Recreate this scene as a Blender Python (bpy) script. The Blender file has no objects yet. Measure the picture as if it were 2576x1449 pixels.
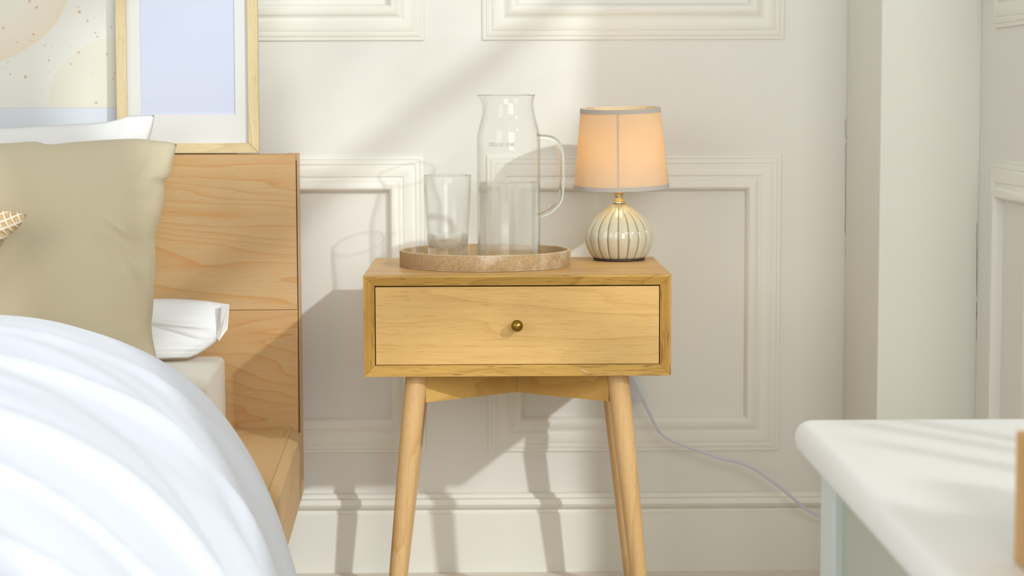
import bpy, bmesh, math, random
from mathutils import Vector, Matrix, noise
random.seed(7)
C = bpy.context.scene.collection
SC = bpy.context.scene
F = 5150.0                       # focal length in pixels of the 2576 x 1449 frame
# ------------------------------------------------------------------ camera
H = 0.885
def _norm(v): return v.normalized()
Yc = _norm(Vector(((1227-1288)/F, (724.5-250)/F, -1)))      # room depth axis seen by the camera
Xc = Vector((1, .0045, 0)); Xc.z = -(Xc.x*Yc.x+Xc.y*Yc.y)/Yc.z; Xc.normalize()
Zc = Xc.cross(Yc)
M = Matrix((Xc, Yc, Zc))
cam_d = bpy.data.cameras.new('camera'); cam = bpy.data.objects.new('camera', cam_d); C.objects.link(cam)
cam.matrix_world = Matrix.Translation((0, 0, H)) @ M.to_4x4()
cam_d.sensor_width = 36; cam_d.lens = F/2576*36; cam_d.clip_start = .05
cam_d.dof.use_dof = True; cam_d.dof.focus_distance = 3.36; cam_d.dof.aperture_fstop = 5.6
SC.camera = cam
def at(px, py, Y):
    d = M @ Vector(((px-1288)/F, (724.5-py)/F, -1))
    return Vector((0, 0, H)) + d*(Y/d.y)
# ------------------------------------------------------------------ light
w = bpy.data.worlds.new('World'); SC.world = w; w.use_nodes = True
bg = w.node_tree.nodes['Background']
bg.inputs[0].default_value = (1.0, 1.0, .985, 1); bg.inputs[1].default_value = .68
SUN = Vector((.70, -1.0, .555))
sd = bpy.data.lights.new('sun', 'SUN'); so = bpy.data.objects.new('sun', sd); C.objects.link(so)
sd.energy = 1.62; sd.angle = math.radians(1.1); sd.color = (.95, 1, 1.03)
so.rotation_euler = SUN.to_track_quat('Z', 'Y').to_euler(); so.location = (3.5, -2, 3.5)
for nm, loc, aim, sz, en in (('soft_fill_left', (-2.5, .1, 1.8), (.5, 3.6, .6), 1.7, 24), ('soft_fill_behind_camera', (.95, -1.2, 1.65), (.35, 3.7, .4), 1.9, 72)):  # soft fill lights added to brighten the room; no window is modelled for them
    ad = bpy.data.lights.new(nm, 'AREA'); ao = bpy.data.objects.new(nm, ad); C.objects.link(ao)
    ad.shape = 'SQUARE'; ad.size = sz; ad.energy = en; ad.color = (1, .998, .985)
    ao.location = loc; ao.rotation_euler = (Vector(loc)-Vector(aim)).to_track_quat('Z', 'Y').to_euler()
vs = SC.view_settings
SC.display_settings.display_device = 'sRGB'
vs.view_transform = 'Standard'; vs.look = 'None'; vs.exposure = -0.09; vs.gamma = 1.0; vs.use_curve_mapping = False
SC.cycles.max_bounces = 14; SC.cycles.transparent_max_bounces = 24; SC.cycles.transmission_bounces = 14
SC.cycles.use_denoising = True

# ------------------------------------------------------------------ materials
def lin(r, g, b):
    f = lambda c: (c/255/12.92) if c/255 <= .04045 else ((c/255+.055)/1.055)**2.4
    return (f(r), f(g), f(b), 1)
class NT:
    def __init__(s, name):
        s.m = bpy.data.materials.new(name); s.m.use_nodes = True
        s.t = s.m.node_tree; s.b = s.t.nodes['Principled BSDF']; s.out = s.t.nodes['Material Output']
    def n(s, typ, **kw):
        nd = s.t.nodes.new(typ)
        for k, v in kw.items():
            if k.startswith('i_'):
                key = k[2:]; key = int(key) if key.isdigit() else key.replace('_', ' ')
                nd.inputs[key].default_value = v
            else: setattr(nd, k, v)
        return nd
    def l(s, a, b): s.t.links.new(a, b)
    def coord(s, scale=(1, 1, 1), rot=(0, 0, 0), loc=(0, 0, 0)):
        tc = s.n('ShaderNodeTexCoord'); mp = s.n('ShaderNodeMapping')
        mp.inputs['Scale'].default_value = scale; mp.inputs['Rotation'].default_value = rot; mp.inputs['Location'].default_value = loc
        s.l(tc.outputs['Object'], mp.inputs['Vector']); return mp.outputs[0]
    def noise(s, vec, scale, detail=3, rough=.5, dist=0):
        nd = s.n('ShaderNodeTexNoise'); nd.inputs['Scale'].default_value = scale; nd.inputs['Detail'].default_value = detail
        nd.inputs['Roughness'].default_value = rough; nd.inputs['Distortion'].default_value = dist
        s.l(vec, nd.inputs['Vector']); return nd.outputs['Fac']
    def ramp(s, fac, stops):
        r = s.n('ShaderNodeValToRGB'); e = r.color_ramp.elements
        while len(e) < len(stops): e.new(.5)
        for i, (p, c) in enumerate(stops): e[i].position = p; e[i].color = c
        s.l(fac, r.inputs[0]); return r.outputs[0]
    def math(s, op, a, b=None):
        nd = s.n('ShaderNodeMath', operation=op)
        for i, v in enumerate((a, b)):
            if v is None: continue
            if isinstance(v, (int, float)): nd.inputs[i].default_value = v
            else: s.l(v, nd.inputs[i])
        return nd.outputs[0]
    def mix(s, fac, a, b, mode='MIX'):
        nd = s.n('ShaderNodeMix', data_type='RGBA', blend_type=mode)
        for sock, v in ((nd.inputs[0], fac), (nd.inputs[6], a), (nd.inputs[7], b)):
            if isinstance(v, (int, float)): sock.default_value = v
            elif isinstance(v, tuple): sock.default_value = v
            else: s.l(v, sock)
        return nd.outputs[2]
    def bump(s, h, strength, dist=.001):
        b = s.n('ShaderNodeBump'); b.inputs['Strength'].default_value = strength; b.inputs['Distance'].default_value = dist
        s.l(h, b.inputs['Height']); s.l(b.outputs[0], s.b.inputs['Normal'])
def plain(name, col, rough=.6, metal=0, spec=.4):
    t = NT(name); t.b.inputs['Base Color'].default_value = col; t.b.inputs['Roughness'].default_value = rough
    t.b.inputs['Metallic'].default_value = metal; t.b.inputs['Specular IOR Level'].default_value = spec
    return t
def paint(name, col, rough=.55, bumpy=.35, sc=60):
    t = plain(name, col, rough, 0, .3)
    v = t.coord()
    n1 = t.noise(v, sc, 4, .6); n2 = t.noise(v, 7, 3, .5)
    c2 = tuple(x*.965 for x in col[:3])+(1,)
    t.l(t.mix(n2, c2, col), t.b.inputs['Base Color'])
    t.bump(n1, bumpy, .0012); return t.m
def wood(name, base, dark, axis='x', rings=9, pore=.35, rough=.45, fine=1.0, cathedral=1.0, light=None, seed=0.0, spec=.35, porecol=None, ringmix=.5):
    """axis = direction of the grain in object space"""
    t = plain(name, base, rough, 0, spec)
    sc = {'x': (.16, 1, 1), 'y': (1, .16, 1), 'z': (1, 1, .16)}[axis]
    v = t.coord(scale=sc, loc=(seed, seed*1.7, seed*.6))
    big = t.noise(v, 5.5*cathedral, 3, .42, .25)
    ring = t.math('FRACT', t.math('MULTIPLY', big, rings))
    rc = t.ramp(ring, [(0, (0, 0, 0, 1)), (.50, (.08, .08, .08, 1)), (.84, (.40, .40, .40, 1)), (.965, (1, 1, 1, 1)), (1, (0, 0, 0, 1))])
    sf = {'x': (.02, 1, 1), 'y': (1, .02, 1), 'z': (1, 1, .02)}[axis]
    vf = t.coord(scale=sf, loc=(seed*2, seed, 0))
    f1 = t.noise(vf, 420*fine, 3, .6)
    fr = t.ramp(f1, [(.42, (0, 0, 0, 1)), (.68, (1, 1, 1, 1))])
    sp = {'x': (.045, 1, 1), 'y': (1, .045, 1), 'z': (1, 1, .045)}[axis]
    vp = t.coord(scale=sp, loc=(3+seed, 1, 2))
    p1 = t.noise(vp, 1150*fine, 2, .5)
    pr = t.ramp(p1, [(.60, (0, 0, 0, 1)), (.69, (1, 1, 1, 1))])
    lt = light or tuple(min(1, x*1.12) for x in base[:3])+(1,)
    wide = t.noise(t.coord(scale=sc, loc=(9+seed, 2, 5)), 9, 2, .5)
    c = t.mix(wide, base, lt)
    c = t.mix(t.math('MULTIPLY', rc, ringmix), c, dark)
    c = t.mix(t.math('MULTIPLY', fr, .22), c, dark)
    c = t.mix(t.math('MULTIPLY', pr, pore), c, porecol or tuple(x*.45 for x in dark[:3])+(1,))
    t.l(c, t.b.inputs['Base Color'])
    t.bump(t.math('MULTIPLY', p1, -1), .15, .0006)
    return t.m
def cloth(name, col, rough=.9, weave=900, sheen=.2, bumpd=.0004, var=.05):
    t = plain(name, col, rough, 0, .15)
    v = t.coord(); n = t.noise(v, weave, 2, .6); n2 = t.noise(v, 12, 3, .5)
    c2 = tuple(x*(1-var) for x in col[:3])+(1,)
    t.l(t.mix(n2, c2, col), t.b.inputs['Base Color'])
    t.b.inputs['Sheen Weight'].default_value = sheen
    t.bump(n, .4, bumpd); return t.m
def thin_glass(name, tint=(.995, .998, .996, 1)):
    t = NT(name); t.t.nodes.remove(t.b)
    tr = t.n('ShaderNodeBsdfTransparent'); tr.inputs[0].default_value = tint
    lw0 = t.n('ShaderNodeLayerWeight'); lw0.inputs[0].default_value = .5
    t.l(t.mix(t.math('POWER', lw0.outputs['Facing'], 5.0), tint, (.62, .68, .64, 1)), tr.inputs[0])
    gl = t.n('ShaderNodeBsdfGlossy'); gl.inputs[0].default_value = (1, 1, 1, 1); gl.inputs['Roughness'].default_value = .02
    lw = t.n('ShaderNodeLayerWeight'); lw.inputs[0].default_value = .5
    class _F: pass
    fr = _F(); fr.outputs = [t.math('ADD', t.math('MULTIPLY', t.math('POWER', lw.outputs['Facing'], 4.5), .85), .014)]
    mx = t.n('ShaderNodeMixShader'); t.l(fr.outputs[0], mx.inputs[0]); t.l(tr.outputs[0], mx.inputs[1]); t.l(gl.outputs[0], mx.inputs[2])
    t.l(mx.outputs[0], t.out.inputs[0]); return t.m
def solid_glass(name, ior=1.45, col=(.97, .99, .98, 1), clear=.0):
    t = NT(name); t.t.nodes.remove(t.b)
    g = t.n('ShaderNodeBsdfGlass'); g.inputs['Color'].default_value = col; g.inputs['Roughness'].default_value = 0; g.inputs['IOR'].default_value = ior
    tr = t.n('ShaderNodeBsdfTransparent'); mx = t.n('ShaderNodeMixShader'); mx.inputs[0].default_value = clear
    t.l(g.outputs[0], mx.inputs[1]); t.l(tr.outputs[0], mx.inputs[2]); t.l(mx.outputs[0], t.out.inputs[0]); return t.m

WALL = lin(226, 223, 214)
M_wall = paint('wall paint', WALL, .5, .30, 45)
M_mould = paint('moulding paint', lin(232, 229, 218), .42, .12, 30)
M_pillar = paint('pillar paint', lin(224, 223, 211), .5, .15, 30)
M_caulk = plain('crack', lin(120, 110, 95), .9).m
M_floor = wood('floor boards', lin(226, 219, 206), lin(205, 194, 175), 'x', 5, .2, .5)
M_shell = paint('far wall paint', lin(235, 232, 222), .6, .1, 20)
OAKB, OAKD = lin(205, 160, 88), lin(171, 117, 46)
M_top = wood('nightstand top veneer', lin(204, 160, 98), lin(176, 126, 66), 'x', 6, .16, .38, .7, .6, seed=4)
M_draw = wood('drawer oak veneer', lin(210, 168, 98), lin(180, 130, 60), 'x', 20, .30, .42, .75, .9, ringmix=.30, light=lin(220, 182, 116), seed=1.3, porecol=lin(160, 100, 40))
M_frh = wood('oak edging horizontal', lin(189, 149, 76), lin(150, 107, 44), 'x', 8, .75, .45, .55, 2.2, seed=2, porecol=lin(95, 62, 24))
M_frv = wood('oak edging vertical', lin(184, 142, 68), lin(146, 102, 40), 'z', 8, .75, .45, .55, 2.2, seed=3, porecol=lin(95, 62, 24))
M_side = wood('nightstand side veneer', lin(204, 160, 98), lin(176, 126, 66), 'y', 6, .2, .4, .7, .8, seed=5)
M_leg = wood('rubberwood leg', lin(212, 172, 116), lin(190, 142, 84), 'z', 9, .38, .4, .8, 2.0, light=lin(220, 184, 132), seed=6, porecol=lin(160, 100, 55))
M_brace = wood('pale apron wood', lin(205, 165, 92), lin(180, 130, 60), 'x', 5, .1, .5, .6, .9, seed=7)
M_gap = plain('drawer gap shade', lin(28, 20, 12), .9).m  # near-black that puts the shade of the drawer gap into colour
M_head = wood('bed pine veneer', lin(198, 162, 114), lin(192, 138, 72), 'x', 20, .3, .5, .8, 1.15, ringmix=.7, porecol=lin(176, 124, 64), light=lin(200, 170, 124), seed=11.2)
M_head2 = wood('bed pine lower veneer', lin(194, 156, 106), lin(186, 132, 68), 'x', 20, .3, .5, .8, 1.15, ringmix=.7, porecol=lin(176, 124, 64), light=lin(196, 162, 114), seed=15.1)
M_headv = wood('bed end board', lin(208, 172, 130), lin(190, 145, 98), 'z', 5, .05, .55, .8, 1.2, seed=13)
M_rail = wood('bed rail wood', lin(206, 172, 124), lin(188, 142, 86), 'y', 8, .2, .5, .8, 1.2, seed=14)
M_pine_h = wood('picture frame oak horizontal', lin(212, 195, 156), lin(188, 168, 122), 'x', 6, .5, .5, .8, 2, seed=21, porecol=lin(165, 135, 80))
M_pine_v = wood('picture frame oak vertical', lin(212, 195, 154), lin(188, 166, 120), 'z', 6, .5, .5, .8, 2, seed=22, porecol=lin(165, 135, 80))
M_mat = plain('mat board', lin(217, 217, 213), .8).m
M_matblue = plain('pale blue mat board', lin(214, 221, 230), .8).m
M_lilac = plain('lilac print paper', lin(199, 205, 222), .7).m
M_matcore = plain('mat bevel core', lin(240, 240, 236), .8).m
M_beige = cloth('beige cotton', lin(200, 189, 160), .95, 1500, .15)
M_white = cloth('white cotton', lin(232, 233, 232), .9, 1500, .1)
M_duvet = cloth('white duvet cotton', lin(229, 235, 247), .9, 1200, .1, var=.02)
M_matt = cloth('mattress ticking', lin(224, 220, 208), .95, 700, .1)
M_desk = paint('white desk paint', lin(238, 238, 232), .42, .35, 25)
M_desk2 = paint('white desk leg paint', lin(214, 220, 214), .5, .2, 25)
M_deskp = paint('grey desk panel paint', lin(186, 190, 174), .6, .15, 30)
M_crate = wood('crate wood', lin(202, 160, 100), lin(165, 115, 60), 'z', 6, .2, .55, .6, 1.5, seed=31)
M_brass = plain('aged brass', lin(150, 118, 52), .3, 1.0).m
M_cord = plain('white cord plastic', lin(205, 205, 214), .45).m
M_switch = plain('white switch plastic', lin(214, 218, 222), .35).m
M_glass = thin_glass('clear glass wall')
M_hglass = solid_glass('clear glass rod', 1.45)
M_bglass = solid_glass('thick tumbler base glass', 1.45, (.99, 1, .99, 1), .35)
M_water = solid_glass('water', 1.33, (.995, .997, .99, 1), .5)
M_etch = plain('etched lettering', lin(165, 166, 158), .7).m
M_band = cloth('grey ribbon trim', lin(176, 168, 158), .85, 1500, .1)
M_metal = plain('polished lamp neck', lin(225, 215, 185), .12, 1.0).m
M_foot = plain('dark lamp foot', lin(50, 42, 34), .6).m
M_socket = plain('cream bulb socket', lin(225, 195, 140), .4).m
M_twig = plain('twig', lin(90, 75, 50), .8).m
M_leaf = plain('leaf', lin(70, 110, 50), .6).m
M_dark = plain('headboard inside shade', lin(60, 35, 20), .9).m  # shade in the headboard's joint and hollow, put into a dark brown

def m_tray(name, edge):
    t = plain(name, lin(180, 148, 108), .7)
    v = t.coord(); a = t.noise(v, 260, 5, .7); b = t.noise(v, 22, 4, .6)
    c = t.mix(t.ramp(a, [(.35, (0, 0, 0, 1)), (.7, (1, 1, 1, 1))]), lin(160, 132, 92), lin(188, 163, 124))
    c = t.mix(t.ramp(b, [(.55, (0, 0, 0, 1)), (.75, (.75, .75, .75, 1))]), c, lin(214, 200, 180))
    if edge:
        tc = t.n('ShaderNodeTexCoord'); sx = t.n('ShaderNodeSeparateXYZ'); t.l(tc.outputs['Object'], sx.inputs[0])
        zz = t.math('ABSOLUTE', t.math('SUBTRACT', sx.outputs[2], .0135))
        e = t.ramp(t.math('ADD', t.math('MULTIPLY', zz, 60), t.math('MULTIPLY', b, .25)), [(.84, (0, 0, 0, 1)), (.98, (.8, .8, .8, 1))])
        c = t.mix(e, c, lin(222, 212, 196))
    t.l(c, t.b.inputs['Base Color']); t.bump(a, .3, .0006); return t.m
M_traysd = m_tray('whitewashed tray band', True)
M_trayin = m_tray('tray floor', False)
M_trayrim = wood('tray ply rim', lin(215, 186, 140), lin(175, 135, 85), 'x', 6, .1, .6)

def m_shade():
    t = NT('lamp shade linen'); t.t.nodes.remove(t.b)
    v = t.coord(); n = t.noise(v, 35, 3, .6)
    col = t.mix(n, lin(214, 199, 176), lin(222, 208, 186))
    d = t.n('ShaderNodeBsdfDiffuse'); tr = t.n('ShaderNodeBsdfTranslucent'); t.l(col, d.inputs[0])
    tr.inputs[0].default_value = lin(250, 220, 160)
    mx = t.n('ShaderNodeMixShader'); mx.inputs[0].default_value = .42
    t.l(d.outputs[0], mx.inputs[1]); t.l(tr.outputs[0], mx.inputs[2]); t.l(mx.outputs[0], t.out.inputs[0]); return t.m
M_shade = m_shade()
def m_bulb():
    t = NT('lit bulb'); t.t.nodes.remove(t.b)
    e = t.n('ShaderNodeEmission'); e.inputs[0].default_value = (1, .84, .38, 1); e.inputs[1].default_value = 13.5
    t.l(e.outputs[0], t.out.inputs[0]); return t.m
M_bulb = m_bulb()
def m_ceramic():
    t = plain('glazed ribbed ceramic', lin(190, 180, 152), .12, 0, .6)
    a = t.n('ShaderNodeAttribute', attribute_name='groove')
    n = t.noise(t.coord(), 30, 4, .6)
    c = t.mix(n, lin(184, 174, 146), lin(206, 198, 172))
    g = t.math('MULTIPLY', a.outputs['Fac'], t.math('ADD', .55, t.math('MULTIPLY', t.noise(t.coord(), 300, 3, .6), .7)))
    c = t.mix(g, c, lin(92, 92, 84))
    t.l(c, t.b.inputs['Base Color'])
    t.b.inputs['Coat Weight'].default_value = .5; t.b.inputs['Coat Roughness'].default_value = .05
    return t.m
M_ceramic = m_ceramic()
def m_print():
    t = plain('watercolour print paper', lin(226, 226, 218), .75)
    v = t.coord(); tc = t.n('ShaderNodeTexCoord')
    sx = t.n('ShaderNodeSeparateXYZ'); t.l(tc.outputs['Object'], sx.inputs[0])
    def disc(cx, cz, r):
        dx = t.math('SUBTRACT', sx.outputs[0], cx); dz = t.math('SUBTRACT', sx.outputs[2], cz)
        d = t.math('SQRT', t.math('ADD', t.math('MULTIPLY', dx, dx), t.math('MULTIPLY', dz, dz)))
        d = t.math('ADD', d, t.math('MULTIPLY', t.math('SUBTRACT', t.noise(v, 14, 2, .5), .5), .012))
        return t.math('DIVIDE', d, r)
    n = t.noise(v, 9, 3, .5)
    base = t.mix(n, lin(222, 223, 214), lin(230, 229, 220))
    o = (PRX, PRZ)
    c1 = at(-72, -92, 3.75); d1 = disc(c1.x-o[0], c1.z-o[1], 272*3.75/F*0.93)
    f1 = t.ramp(d1, [(0, (.25, .25, .25, 1)), (.6, (.35, .35, .35, 1)), (.93, (.7, .7, .7, 1)), (.985, (1, 1, 1, 1)), (1.0, (0, 0, 0, 1))])
    c = t.mix(f1, base, lin(228, 214, 190))
    c2 = at(290, 262, 3.75); d2 = disc(c2.x-o[0], c2.z-o[1], 165*3.75/F)
    f2 = t.ramp(d2, [(0, (.5, .5, .5, 1)), (.97, (.55, .55, .55, 1)), (1.0, (0, 0, 0, 1))])
    c = t.mix(f2, c, lin(223, 219, 196))
    t.l(c, t.b.inputs['Base Color']); return t.m
def m_weave():
    t = plain('woven basket cushion fabric', lin(200, 170, 120), .95)
    def wv(rot, sc):
        wn = t.n('ShaderNodeTexWave', wave_type='BANDS', bands_direction='X'); wn.inputs['Scale'].default_value = sc; wn.inputs['Distortion'].default_value = .8; wn.inputs['Detail'].default_value = 1
        t.l(t.coord(rot=rot), wn.inputs[0]); return wn.outputs['Fac']
    a = wv((0, math.radians(25), 0), 33); b = wv((0, math.radians(112), 0), 26)
    mx = t.math('MAXIMUM', a, b)
    thr = t.ramp(mx, [(.86, (0, 0, 0, 1)), (.97, (1, 1, 1, 1))])
    n = t.noise(t.coord(), 160, 4, .7)
    c = t.mix(n, lin(198, 160, 106), lin(222, 196, 156))
    c = t.mix(thr, c, lin(238, 230, 214))
    t.l(c, t.b.inputs['Base Color']); t.bump(t.math('ADD', mx, n), .9, .003); return t.m
M_weave = m_weave()

# ------------------------------------------------------------------ mesh helpers
class MB:
    def __init__(s): s.v = []; s.f = []; s.at = None
    def add(s, vs, fs):
        o = len(s.v); s.v += [Vector(v) for v in vs]; s.f += [tuple(i+o for i in f) for f in fs]; return s
    def box(s, x0, x1, y0, y1, z0, z1):
        return s.add([(x0,y0,z0),(x1,y0,z0),(x1,y1,z0),(x0,y1,z0),(x0,y0,z1),(x1,y0,z1),(x1,y1,z1),(x0,y1,z1)],
                     [(0,3,2,1),(4,5,6,7),(0,1,5,4),(1,2,6,5),(2,3,7,6),(3,0,4,7)])
    def hexa(s, vs):          # 8 corners ordered like box
        return s.add(vs, [(0,3,2,1),(4,5,6,7),(0,1,5,4),(1,2,6,5),(2,3,7,6),(3,0,4,7)])
    def prism(s, poly, a, b, axis='z'):
        """poly: 2D list; extruded from a to b along axis"""
        mk = {'z': lambda p, t: (p[0], p[1], t), 'y': lambda p, t: (p[0], t, p[1]), 'x': lambda p, t: (t, p[0], p[1])}[axis]
        n = len(poly); vs = [mk(p, a) for p in poly]+[mk(p, b) for p in poly]
        fs = [tuple(range(n))[::-1], tuple(range(n, 2*n))]+[(i, (i+1) % n, n+(i+1) % n, n+i) for i in range(n)]
        return s.add(vs, fs)
    def lathe(s, prof, c, n=48, closed=False, cap0=True, cap1=True, rad=None):
        vs = []; fs = []; m = len(prof)
        for (r, z) in prof:
            for i in range(n):
                a = 2*math.pi*i/n; rr = r*(rad(a) if rad else 1)
                vs.append((c[0]+rr*math.cos(a), c[1]+rr*math.sin(a), z))
        for j in range(m-1 if not closed else m):
            k = (j+1) % m
            for i in range(n):
                fs.append((j*n+i, j*n+(i+1) % n, k*n+(i+1) % n, k*n+i))
        if not closed and cap0: fs.append(tuple(range(n))[::-1])
        if not closed and cap1: fs.append(tuple((m-1)*n+i for i in range(n)))
        return s.add(vs, fs)
    def tube(s, pts, r, n=10, caps=True):
        pts = [Vector(p) for p in pts]; m = len(pts); vs = []; fs = []
        t0 = (pts[1]-pts[0]).normalized(); up = Vector((0, 0, 1)) if abs(t0.z) < .9 else Vector((0, 1, 0))
        nrm = (up-t0*up.dot(t0)).normalized()
        for j, p in enumerate(pts):
            t = (pts[min(j+1, m-1)]-pts[max(j-1, 0)]).normalized()
            nrm = (nrm-t*nrm.dot(t)).normalized(); bn = t.cross(nrm)
            rr = r(j/(m-1)) if callable(r) else r
            for i in range(n):
                a = 2*math.pi*i/n; vs.append(p+nrm*rr*math.cos(a)+bn*rr*math.sin(a))
        for j in range(m-1):
            for i in range(n): fs.append((j*n+i, j*n+(i+1) % n, (j+1)*n+(i+1) % n, (j+1)*n+i))
        if caps: fs.append(tuple(range(n))[::-1]); fs.append(tuple((m-1)*n+i for i in range(n)))
        return s.add(vs, fs)
    def grid(s, P, nu, nv, wrap=False):
        o = [P(i/nu, j/nv) for j in range(nv+1) for i in range(nu+1)]
        return s.add(o, [(j*(nu+1)+i, j*(nu+1)+i+1, (j+1)*(nu+1)+i+1, (j+1)*(nu+1)+i) for j in range(nv) for i in range(nu)])
def smooth_pts(pts, n=8):
    pts = [Vector(p) for p in pts]; out = []
    for i in range(len(pts)-1):
        p0 = pts[max(i-1, 0)]; p1 = pts[i]; p2 = pts[i+1]; p3 = pts[min(i+2, len(pts)-1)]
        for k in range(n):
            t = k/n
            out.append(.5*((2*p1)+(p2-p0)*t+(2*p0-5*p1+4*p2-p3)*t*t+(3*p1-p0-3*p2+p3)*t**3))
    out.append(pts[-1]); return out
OFF = {}
def thing(name, label, cat, loc, group=None):
    o = bpy.data.objects.new(name, None); C.objects.link(o); o.location = loc; o.empty_display_size = .05
    o['label'] = label; o['category'] = cat
    if group: o['group'] = group
    OFF[o] = Vector(loc); return o
def obj(name, mb, mat, parent=None, base=(0, 0, 0), smooth=False, bevel=0, bseg=2, label=None, kind=None, subsurf=0, attr=None, sharp=35):
    off = OFF[parent] if parent else Vector(base)
    me = bpy.data.meshes.new(name)
    me.from_pydata([v-off for v in mb.v], [], mb.f); me.validate()
    bm = bmesh.new(); bm.from_mesh(me)
    if attr is None: bmesh.ops.remove_doubles(bm, verts=bm.verts, dist=1e-6)
    bmesh.ops.recalc_face_normals(bm, faces=bm.faces)
    bm.to_mesh(me); bm.free()
    if attr:
        a = me.attributes.new('groove', 'FLOAT', 'POINT')
        for i, v in enumerate(attr): a.data[i].value = v
    me.materials.append(mat)
    o = bpy.data.objects.new(name, me); C.objects.link(o)
    if parent: o.parent = parent; OFF[o] = off
    else: o.location = base; OFF[o] = off
    if smooth:
        for p in me.polygons: p.use_smooth = True
        if sharp < 180:
            me.set_sharp_from_angle(angle=math.radians(sharp))
    if bevel:
        b = o.modifiers.new('bevel', 'BEVEL'); b.width = bevel; b.segments = bseg; b.limit_method = 'ANGLE'; b.angle_limit = math.radians(40)
    if subsurf:
        s_ = o.modifiers.new('sub', 'SUBSURF'); s_.levels = subsurf; s_.render_levels = subsurf
    if label: o['label'] = label
    if kind: o['kind'] = kind
    return o
def struct(name, mb, mat, **kw): return obj(name, mb, mat, kind='structure', **kw)
def tag(o, label, cat, group=None):
    o['label'] = label; o['category'] = cat
    if group: o['group'] = group

# ------------------------------------------------------------------ the room
YW = 3.80
xpL = at(2210, 700, 3.47).x; xr = at(2459, 700, 3.47).x
fl = MB(); fl.box(-3.2, 1.7, -1.9, YW+.05, -.04, 0)
struct('floor', fl, M_floor)
wb = MB(); wb.box(-3.2, xpL+.3, YW, YW+.1, 0, 2.9)
wall_back = struct('wall_back', wb, M_wall)
# column in the corner and the short right hand wall beside it
pl = MB(); pl.box(xpL, xr+.1, 3.47, YW-.0005, 0, 2.9)
pil = struct('trim_1', pl, M_pillar, bevel=.004)
wr = MB(); wr.box(xr, xr+.10, 2.99, 3.469, 0, 2.9)
wall_right = struct('wall_right', wr, M_wall)
# bay beyond the desk, with the tall window the sun comes through (wall at x = 1.6)
XW = 1.6
wj = MB(); wj.box(xr+.1, XW+.1, 3.0, 3.1, 0, 3.2)
struct('wall_bay', wj, M_shell)
ww = MB(); wy0, wy1, wz0, wz1 = -1.35, 1.77, 1.12, 2.95
ww.box(XW, XW+.1, wy1, 3.0, 0, 3.2); ww.box(XW, XW+.1, -1.9, wy0, 0, 3.2)
ww.box(XW, XW+.1, wy0, wy1, 0, wz0); ww.box(XW, XW+.1, wy0, wy1, wz1, 3.2)
struct('wall_window', ww, M_shell)
wf = MB(); xm = XW+.05
wf.box(xm-.04, xm+.04, -.07, .22, wz0, wz1); wf.box(xm-.02, xm+.02, .22, .50, wz0, 1.40)  # unseen pier and low block added to keep sun off pillow and desk
for y in (.98, .87, .71): wf.box(xm-.012, xm+.012, y-.011, y+.011, wz0, 1.42)
wf.box(xm-.02, xm+.02, .22, wy1, 2.255, 2.275)
struct('window_1', wf, M_shell)

# picture-rail style panel mouldings: profile (u inward from the outer edge, h height) in metres
PROF = [(0, -.001), (.0004, .0035), (.0050, .005), (.0065, .0042), (.0080, .006), (.0140, .0078), (.0158, .0068), (.0185, .0085), (.0240, .0099), (.030, .0106),
        (.0365, .0106), (.0390, .0090), (.0420, .0100), (.046, .0130), (.050, .0153), (.055, .0168), (.0595, .016), (.063, .0125), (.0650, .007), (.0660, .0022), (.0672, -.001)]
def moulding(name, x0, x1, z0, z1, parent, to3d, prof=PROF):
    """rectangular mitred moulding frame; to3d(a, h, z) maps along / height / up"""
    mb = MB(); rings = []
    vs = []; fs = []; n = len(prof)
    for (cx, cz, sx, sz) in ((x0, z0, 1, 1), (x1, z0, -1, 1), (x1, z1, -1, -1), (x0, z1, 1, -1)):
        for (u, h) in prof: vs.append(to3d(cx+sx*u, h, cz+sz*u))
    for c in range(4):
        d = (c+1) % 4
        for j in range(n-1): fs.append((c*n+j, d*n+j, d*n+j+1, c*n+j+1))
    mb.add(vs, fs)
    return obj(name, mb, M_mould, parent, smooth=True, sharp=28)
back3 = lambda a, h, z: (a, YW-h, z)
def zy(py, px=1300, Y=YW): return at(px, py, Y).z
def xx(px, py=600, Y=YW): return at(px, py, Y).x
zt0 = zy(1136); zt1 = zy(392)
moulding('panel_moulding', -.85, xx(1066, 420), zt0, zt1, wall_back, back3)
moulding('panel_moulding', xx(1226, 700), xx(1962, 700), zt0, zt1, wall_back, back3)
moulding('panel_moulding', -.85, xx(1067, 90), zy(101), 2.35, wall_back, back3)
moulding('panel_moulding', xx(1213, 60), xx(1972, 60), zy(101), 2.35, wall_back, back3)
right3 = lambda a, h, z: (xr-h, a, z)
moulding('panel_moulding', 3.05, 3.37, at(2500, 1136, 3.4).z-.0, at(2495, 398, 3.37).z, wall_right, right3)
moulding('panel_moulding', 3.05, 3.37, at(2500, 72, 3.37).z, 2.35, wall_right, right3)
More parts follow.
